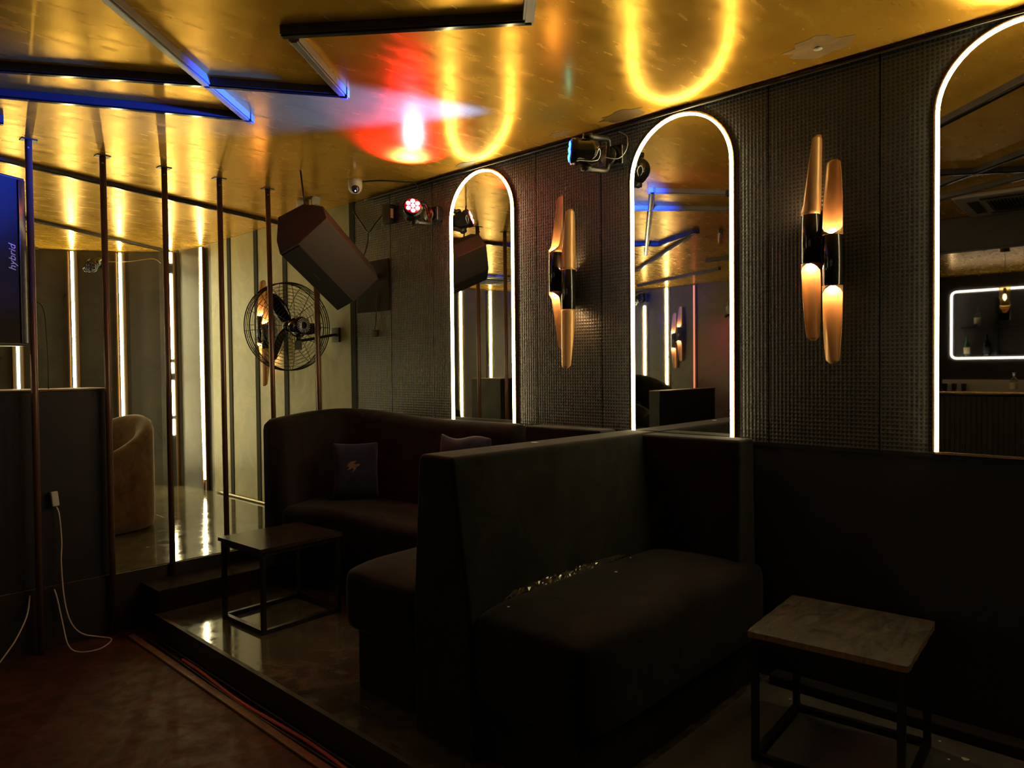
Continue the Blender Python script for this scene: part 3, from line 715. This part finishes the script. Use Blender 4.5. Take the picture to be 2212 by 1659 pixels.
# ------------------------------------------------------------------ moving heads
def moving_head(head, aim, base, basedir, label, face, lens, sc_=1.0, grp='small moving head spotlights', lit=True):
    """head = lens plate centre, aim = where it points, base = wall/ceiling contact, basedir = from wall into the room"""
    head, base, bd = Vector(head), Vector(base), Vector(basedir).normalized()
    d = (Vector(aim)-head).normalized()
    o = thing('moving_head_light', label, 'stage light', grp, tuple(base))
    r = .062*sc_; L = .15*sc_
    x = d.cross(Vector((0, 0, 1))).normalized(); y = d.cross(x)
    MB().box(-.075*sc_, -.05*sc_, 0, .075*sc_, .05*sc_, .055*sc_, Matrix.Translation(base) @ bd.to_track_quat('Z', 'Y').to_matrix().to_4x4()).build('base', M['blackgloss'], o, .008, 3)
    hc = head-d*L*.55
    hd = MB().lathe([(r*.9, 0), (r*1.08, -.004*sc_), (r*1.08, -.035*sc_), (r*.98, -.045*sc_), (r*1.0, -.10*sc_), (r*.82, -.135*sc_), (r*.45, -L), (.004, -L-.004)], head, d, 28).build('head', M['blackgloss'], o)
    MB().lathe([(r*.9, .0005), (r*.9, .003)], head, d, 28).build('lens_plate', face, hd)
    for k in range(7):
        q = Vector() if k == 0 else (x*math.cos(PI/6+k*PI/3)+y*math.sin(PI/6+k*PI/3))*r*.58
        MB().lathe([(r*.25, .003), (r*.25, .005), (r*.18, .008), (.002, .010)], head+q, d, 14).build('lens', lens, hd)
    ax = d.cross(bd); ax = ax.normalized() if ax.length > .1 else x
    root = base+bd*.055*sc_
    span = r*1.28
    yk = MB()
    jb = root+bd*.012*sc_
    yk.cyl(root, jb+bd*.006, r*.75)
    for s in (-1, 1):
        p0 = jb+ax*s*span*.7; p1 = jb+ax*s*span+bd*.02*sc_; p2 = hc+ax*s*span
        yk.tube([jb, p0, p1, (p1+p2)/2, p2, p2+(p2-p1).normalized()*.012], .015*sc_, 8)
        yk.cyl(hc+ax*s*span*.85, hc+ax*s*span*1.12, .026*sc_)
    yk.build('yoke', M['black'], o)
    seat_children(o); return o
moving_head((3.10, 3.835, 2.625), (2.80, 3.40, 2.80), (W-.016, 3.93, 2.615), (-1, 0, 0), 'red lit moving head beside the farthest mirror', M['redface'], M['redlens'])
moving_head((3.06, 2.44, 2.685), (1.80, 3.75, 2.80), (W-.016, 2.37, 2.70), (-1, 0, 0), 'blue lit moving head at the upper left of the middle mirror', M['blueface'], M['bluelens'], 1.1)
moving_head((2.56, 8.70, 2.67), (2.3, 8.0, 2.5), (2.69, 8.90, 2.735), (-.5, -.85, 0), 'unlit moving head high on the back wall between two led strips', M['black'], M['lensblue'], 1.0)
moving_head((-3.80, 6.98, 2.62), (-3.95, 6.4, 2.2), (-4.015, 6.98, 2.72), (1, 0, 0), 'dark moving head above a led strip in the middle mirror reflection', M['blackgloss'], M['lensblue'], 1.5)
moving_head((-3.3, 4.95, 2.35), (-4.0, 5.4, 1.9), (-3.2, 4.855, 2.35), (0, 1, 0), 'moving head clamped to the reflected purple pole', M['redface'], M['lensblue'], 1.5)

# ------------------------------------------------------------------ ceiling cameras and boxes
def dome(x, y, label, lit):
    o = thing('ceiling_camera', label, 'security camera', None, (x, y, H))
    hs = MB().lathe([(.050, 0), (.050, -.03), (.049, -.055), (.043, -.078), (.030, -.093), (.004, -.098)], (x, y, H), (0, 0, 1), 28).build('housing', M['white'], o)
    d = (Vector((0, 0, 1.0))-Vector((x, y, H-.06))).normalized()
    c = Vector((x, y, H-.062))+d*.014
    MB().lathe([(.030, .018), (.027, .030), (.018, .037), (.003, .040)], c, d, 24).build('lens_dome', M['lensblue'], o)
    if lit: MB().lathe([(.004, .039), (.003, .043), (.001, .044)], c+Vector((0, 0, -.012)), d, 10).build('infrared_led', M['ir'], o)
    seat_children(o)
dome(3.0, 4.36, 'white dome camera with glowing lens on ceiling near the red light', True)
dome(3.06, 5.17, 'white dome camera half hidden above the hanging speaker', False)
o = thing('ceiling_socket_box', 'small white box on ceiling right of the hidden dome camera', 'socket box', None, (3.08, 5.02, H))
MB().box(3.05, 4.98, H-.06, 3.10, 5.03, H-.0).build('housing', M['white'], o, .004); seat_children(o)
o = thing('junction_box', 'black wall box with an orange label near the ceiling corner', 'box', None, (W-.014, 4.44, 2.70))
MB().box(W-.075, 4.40, 2.63, W-.0145, 4.49, 2.77).build('housing', M['black'], o, .004)
MB().box(W-.060, 4.397, 2.665, W-.035, 4.3995, 2.735).build('label_sticker', M['label'], o)
seat_children(o)

# ------------------------------------------------------------------ cables
def cable(name, label, pts, r, m, cat='cable', grp=None):
    c = MB().tube(pts, r, 7).build(name, m); tag(c, label, cat, grp); return c
for k in range(3):
    P = []
    for i in range(34):
        y = .0+4.75*i/33; P.append((W-.026-.011*k+random.uniform(-.002, .002), y, H-.009-.006*k-abs(random.gauss(0, .0015))-(.003*math.sin(y*3.1+k*2)**2)))
    cable('wall_cable', ['upper', 'middle', 'lowest sagging'][k]+' black cable of the bundle along ceiling and mirror wall', P, .008-.0015*k, M['black'], grp=None)
cable('camera_cable', 'dark cable curving on the ceiling from the dome camera to the wall', [(3.04, 4.33, H-.012), (3.12, 4.22, H-.010), (3.24, 4.15, H-.010), (3.33, 4.10, H-.012), (3.37, 4.09, H-.05)], .005, M['black'])
cable('hanging_cable', 'black cable festooned from ceiling corner to the junction box', [(W-.03, 4.93, 2.80), (W-.04, 4.80, 2.68), (W-.05, 4.70, 2.60), (W-.05, 4.60, 2.66), (W-.05, 4.49, 2.72)], .006, M['black'])
cable('speaker_cable', 'thin cable dropping to the back of the hanging speaker', [(W-.05, 4.70, 2.605), (W-.05, 4.72, 2.50), (3.30, 4.72, 2.38), (3.22, 4.70, 2.33)], .005, M['black'])
o = thing('hanging_plug', 'plug dangling on a thin cable below the black mounting plate', 'plug', None, (W-.03, 4.66, 1.80))
MB().tube([(W-.03, 4.62, 2.14), (W-.028, 4.64, 2.0), (W-.026, 4.65, 1.90), (W-.028, 4.67, 1.83)], .003, 6).build('cord', M['black'], o)
MB().box(W-.04, 4.645, 1.775, W-.018, 4.695, 1.832).build('plug_body', M['cab'], o, .006); seat_children(o)
cable('adapter_wire', 'thin wire looping from the blue moving head towards the wall', [(3.22, 2.33, 2.665), (3.28, 2.28, 2.66), (3.33, 2.26, 2.72), (3.36, 2.28, 2.80), (3.37, 2.34, 2.84)], .0025, M['alu'])
cable('back_wall_cable', 'pale cable sagging along the top of the back wall', [(2.72, 8.86, 2.80), (2.6, 8.93, 2.765), (2.9, 8.70, 2.755), (3.12, 8.50, 2.79), (3.19, 8.44, 2.74)], .004, M['silver'])

# white charger and lead on the console front
o = thing('phone_charger', 'white charger hanging on the console beside the leftmost pole', 'charger', None, (1.24, 5.0, .70))
MB().box(-.019, -.014, -.045, .019, .014, .045, Matrix.Translation((1.243, 4.998, .755)) @ Matrix.Rotation(-.10, 4, 'Y')).build('adapter', M['white'], o, .006, 3)
MB().tube([(1.249, 4.998, .705), (1.262, 4.99, .66), (1.268, 4.975, .50), (1.262, 4.97, .36), (1.272, 4.965, .15), (1.30, 4.955, .0), (1.36, 4.95, -.09), (1.46, 4.96, -.140), (1.50, 4.87, -.146), (1.40, 4.76, -.146), (1.30, 4.80, -.146), (1.27, 4.90, -.12), (1.255, 4.955, .02), (1.235, 4.97, .16), (1.225, 4.985, .21)], .0042, 8).build('cord', M['whitecab'], o)
seat_children(o)
cable('white_cable', 'short pale cable end at the far left edge beside the floor', [(1.10, 4.985, .20), (1.07, 4.93, .10), (1.0, 4.86, .0), (.93, 4.83, -.08), (.86, 4.8, -.146)], .0045, M['whitecab'])
cable('pale_plug_lead', 'small pale plug lying at the lower left edge of photo', [(.80, 4.60, -.140), (.83, 4.62, -.139)], .012, M['white'])
# runs along the foot of the platform
cable('orange_cable', 'orange cable running along the foot of the platform', [(1.655+.012*math.sin(y*5), y, LOW+.011) for y in [4.2-.22*k for k in range(19)]], .0085, M['orange'])
o = MB().box(1.585, -.5, LOW, 1.625, 4.85, LOW+.012).build('floor_strip', M['mdf'], None, .002); tag(o, 'flat pale wooden strip on the floor beside the orange cable', 'floor strip')
o = MB().box(1.675, -.5, LOW, 1.692, 4.6, LOW+.022).build('floor_conduit', M['black'], None, .004); tag(o, 'dark narrow conduit against the platform riser behind the orange cable', 'conduit')
o = MB().tube([(1.64+.008*math.sin(y*3+1), y, LOW+.007) for y in [4.7-.25*k for k in range(19)]], .005, 6).build('dark_floor_cable', M['black']); tag(o, 'thin dark cable between the pale strip and orange cable', 'cable')
cable('skirting_pipe', 'pale pipe along the foot of the olive planks', [(W-.03, 7.5, ST+.014), (W-.03, 6.6, ST+.014), (W-.028, 5.8, ST+.015), (W-.03, 5.2, ST+.014)], .012, M['silver'])

# ------------------------------------------------------------------ hanging blue-lit speaker, upper left
o = thing('line_speaker', 'tall black loudspeaker lit blue at the left edge, word on its front', 'speaker', None, (.92, 4.93, 1.68))
RZ = Matrix.Translation((1.08, 4.885, 0)) @ Matrix.Rotation(math.radians(24), 4, 'Z')
MB().box(-.60, 0, 1.675, .028, .38, 2.64, RZ).build('cabinet', M['black'], o, .008, 3)
MB().box(-.59, -.008, 1.69, -.025, -.0005, 2.625, RZ).build('grille', M['grille'], o, .003)
MB().box(-.02, -.012, 1.69, .02, -.0005, 2.625, RZ).build('side_rail', M['blackgloss'], o, .003)
tc = bpy.data.curves.new('t', 'FONT'); tc.body = 'hybrid'; tc.size = .058; tc.extrude = .0015; tc.shear = .25
to = bpy.data.objects.new('t', tc); col.objects.link(to)
bpy.context.view_layer.update()
me = bpy.data.meshes.new_from_object(to); bpy.data.objects.remove(to)
txt = bpy.data.objects.new('lettering', me); col.objects.link(txt); me.materials.clear(); me.materials.append(mat('lettering_white', (.8, .8, .85), .5))
txt.matrix_world = RZ @ Matrix.Translation((-.045, -.0105, 2.10)) @ Matrix.Rotation(PI/2, 4, 'X') @ Matrix.Rotation(PI/2, 4, 'Z')
txt.parent = o
for z in (1.95, 2.05, 2.34, 2.42): MB().box(.028, .05, z, .07, .07, z+.012, RZ).build('clamp', M['black'], o)
MB().box(-.4, .1, 2.64, -.36, .3, H, RZ).box(-.1, .1, 2.64, -.06, .3, H, RZ).build('ceiling_bracket', M['black'], o)
seat_children(o)
cable('pole_cable', 'black cable hanging beside the leftmost pole to the console top', [(1.19, 5.06, 1.95), (1.23, 5.08, 1.90), (1.245, 5.09, 1.7), (1.25, 5.1, 1.42)], .004, M['black'])

# ------------------------------------------------------------------ small litter
for (x, y, z, s, l) in [(2.55, 1.80, .632, .008, 'small white scrap in the middle of the seat'), (2.78, 1.88, .634, .004, 'tiny white speck on the seat behind the larger scrap'), (1.98, 1.90, .60, .006, 'white speck near the left end of the torn seam'), (2.50, 2.22, 1.171, .018, 'pale scrap lying on top of the divider')]:
    q = [(x+math.cos(a)*s*random.uniform(.6, 1.2), y+math.sin(a)*s*random.uniform(.5, 1.1), z) for a in [k*PI/3 for k in range(6)]]
    ob = MB().prism(q, (0, 0, .002)).build('paper_scrap', M['paper']); tag(ob, l, 'litter')
for x, y, s_, l in [(3.166, .615, .016, 'largest pale crumb on the floor, at the bottom right corner'), (3.21, 1.31, .007, 'tiny pale crumb behind the worn table by the wall'), (3.25, .72, .008, 'small pale crumb beside the rear right leg of the worn table'), (3.12, .66, .007, 'small crumb just left of the largest pale crumb')]:
    q = [(x+math.cos(a)*s_*random.uniform(.5, 1.2), y+math.sin(a)*s_*random.uniform(.5, 1.1), .0005) for a in [i*PI/3 for i in range(6)]]
    ob = MB().prism(q, (0, 0, .0015)).build('floor_crumb', M['paper']); tag(ob, l, 'litter', 'crumbs on the floor by the worn table')
# raised tile edge under the worn table and by the wall
struct('trim_3', MB().box(3.30, -1.5, 0, 3.386, 1.45, .05), M['grille'], .01)

# ------------------------------------------------------------------ bar behind the camera (seen in the nearest mirror)
o = thing('bar_counter', 'long bar counter with ribbed dark front reflected in the nearest mirror', 'bar', None, (-4.4, .5, LOW))
MB().box(-4.75, -2.2, LOW, -4.15, 3.1, 1.10).build('carcass', M['darkwall'], o)
mb = MB()
for k in range(88): mb.box(-4.15, -2.19+.06*k, LOW+.05, -4.13, -2.155+.06*k, 1.10)
mb.build('ribbed_front', M['dado'], o)
MB().box(-4.80, -2.22, 1.10, -4.08, 3.12, 1.14).build('counter_top', M['blackgloss'], o, .004)
MB().box(-4.115, -2.2, 1.14, -4.10, 3.0, 1.153).build('front_edge', M['goldedge'], o)
seat_children(o)
o = thing('bar_mat', 'orange mat lying on the reflected bar counter', 'mat', None, (-4.2, 1.6, 1.14)); MB().box(-4.3, .9, 1.141, -4.13, 2.3, 1.151).build('mat', M['orange'], o); seat_children(o)
o = thing('bar_tray_row', 'pale trays standing behind the bar counter edge', 'tray', None, (-4.6, 1.5, 1.14)); MB().box(-4.66, .6, 1.141, -4.62, 2.5, 1.30).build('tray', M['tray'], o, .003); seat_children(o)
o = thing('back_bar', 'dark back bar shelving framed by a glowing led rectangle', 'shelf unit', None, (-6.1, .9, LOW))
MB().box(-6.28, -1.8, LOW, -6.24, 2.9, 2.7).build('back_panel', M['darkwall'], o)
for z in (1.62, 2.08): MB().box(-6.24, -1.3, z-.02, -6.02, 2.6, z).build('shelf', M['dado'], o)
for y in (-.4, .55, 1.5, 2.1): MB().box(-6.24, y, 1.62, -6.02, y+.025, 2.5).build('shelf_divider', M['dado'], o)
Y0, Y1, Z0, Z1, rr = -1.4, 2.68, 1.60, 2.62, .07
pts = []
for (cy, cz, a0) in ((Y1-rr, Z1-rr, 0), (Y0+rr, Z1-rr, PI/2), (Y0+rr, Z0+rr, PI), (Y1-rr, Z0+rr, 1.5*PI)):
    for k in range(7): a = a0+k*PI/12; pts.append((-5.99, cy+rr*math.cos(a), cz+rr*math.sin(a)))
MB().tube(pts, .014, 8, closed=True, smooth_path=False).build('led_frame', M['ledbar'], o)
MB().box(-6.24, Y0, Z1-.01, -6.0, Y1, Z1+.02).box(-6.24, Y0, Z0-.03, -6.0, Y1, Z0-.01).box(-6.24, Y1, Z0, -6.0, Y1+.03, Z1).build('surround', M['black'], o)
seat_children(o)
def bottle(x, y, z, h, r, m, label, lab=None, name='bottle'):
    o = thing(name, label, 'bottle', 'bottles at the bar', (x, y, z))
    MB().lathe([(r*.9, 0), (r, .01), (r, h*.55), (r*.75, h*.66), (r*.32, h*.75), (r*.30, h*.96), (r*.36, h*.97), (r*.36, h)], (x, y, z), n=16).build('body', m, o)
    if lab: MB().lathe([(r*1.01, h*.15), (r*1.03, h*.16), (r*1.03, h*.45), (r*1.01, h*.46)], (x, y, z), n=16).build('paper_label', lab, o)
    seat_children(o)
bottle(-6.12, 2.36, 2.08, .30, .045, M['glass'], 'clear bottle on the upper back bar shelf', M['bottlelab'])
bottle(-6.12, 2.50, 1.62, .32, .042, M['greenb'], 'dark bottle with round yellow label on lower shelf', M['bottlelab'])
bottle(-6.12, 2.24, 1.62, .34, .05, M['blackgloss'], 'black squat bottle beside the dark one on lower shelf', M['dado'])
bottle(-4.25, 1.62, 1.151, .25, .042, M['glass'], 'clear labelled bottle standing on the reflected bar counter', M['bottlelab'])
for k, (x, y) in enumerate([(-4.45, 2.55), (-4.40, 2.42), (-4.5, 2.33), (-4.42, 2.2), (-4.3, 1.28), (-4.4, 1.2), (-4.35, 1.1)]):
    o = thing('drinking_glass', 'empty drinking glass in the row left of the reflected bottle' if k < 4 else 'empty drinking glass right of the reflected bottle on the bar', 'glass', 'empty glasses on the bar counter', (x, y, 1.14))
    mb = MB(); mb.lathe([(.026, 0), (.034, .11), (.032, .11), (.024, .008), (.001, .008)], (x, y, 1.1405), n=16, cap=False); mb.build('tumbler', M['glass'], o); seat_children(o)
o = thing('pendant_lamp', 'glass cylinder pendant lamp over the reflected bar', 'pendant lamp', None, (-3.6, 1.62, H))
MB().lathe([(.05, 0), (.05, -.025), (.01, -.03)], (-3.6, 1.62, H), n=20).build('ceiling_rose', M['black'], o)
MB().cyl((-3.6, 1.62, H-.03), (-3.6, 1.62, 2.42), .003, n=6).build('cord', M['black'], o)
MB().cyl((-3.6, 1.62, 2.42), (-3.6, 1.62, 2.35), .018).build('socket', M['black'], o)
MB().lathe([(.004, 0), (.016, -.01), (.02, -.05), (.004, -.08)], (-3.6, 1.62, 2.35), n=12).build('bulb', M['ledbar'], o)
mb = MB(); mb.lathe([(.058, 2.44), (.060, 2.32), (.046, 2.27), (.060, 2.22), (.058, 2.04), (.054, 2.04), (.056, 2.22), (.042, 2.27), (.056, 2.32), (.054, 2.44)], (-3.6, 1.62, 0), n=10, cap=False); mb.build('glass_shade', M['amber'], o)
seat_children(o)
def cassette(x, y, rot, label):
    o = thing('ceiling_air_conditioner', label, 'air conditioner', 'ceiling cassette air conditioners', (x, y, H))
    T = Matrix.Translation((x, y, 0)) @ Matrix.Rotation(rot, 4, 'Z')
    MB().box(-.46, -.46, H-.035, .46, .46, H, T).build('panel', M['tray'], o, .012, 3)
    MB().box(-.25, -.25, H-.042, .25, .25, H-.036, T).build('intake_grille', M['black'], o)
    mb = MB()
    for k in range(20): mb.box(-.24, -.235+.024*k, H-.050, .24, -.225+.024*k, H-.042, T)
    mb.build('grille_slats', M['cab'], o)
    for k in range(4):
        Q = T @ Matrix.Rotation(k*PI/2, 4, 'Z'); MB().box(-.28, .31, H-.042, .28, .38, H-.0355, Q).build('louvre', M['black'], o)
    seat_children(o)
cassette(-.45, .98, -.05, 'white cassette air conditioner reflected at top of the nearest mirror')
cassette(-.93, 7.78, .35, 'cassette air conditioner reflected in the farthest mirror')
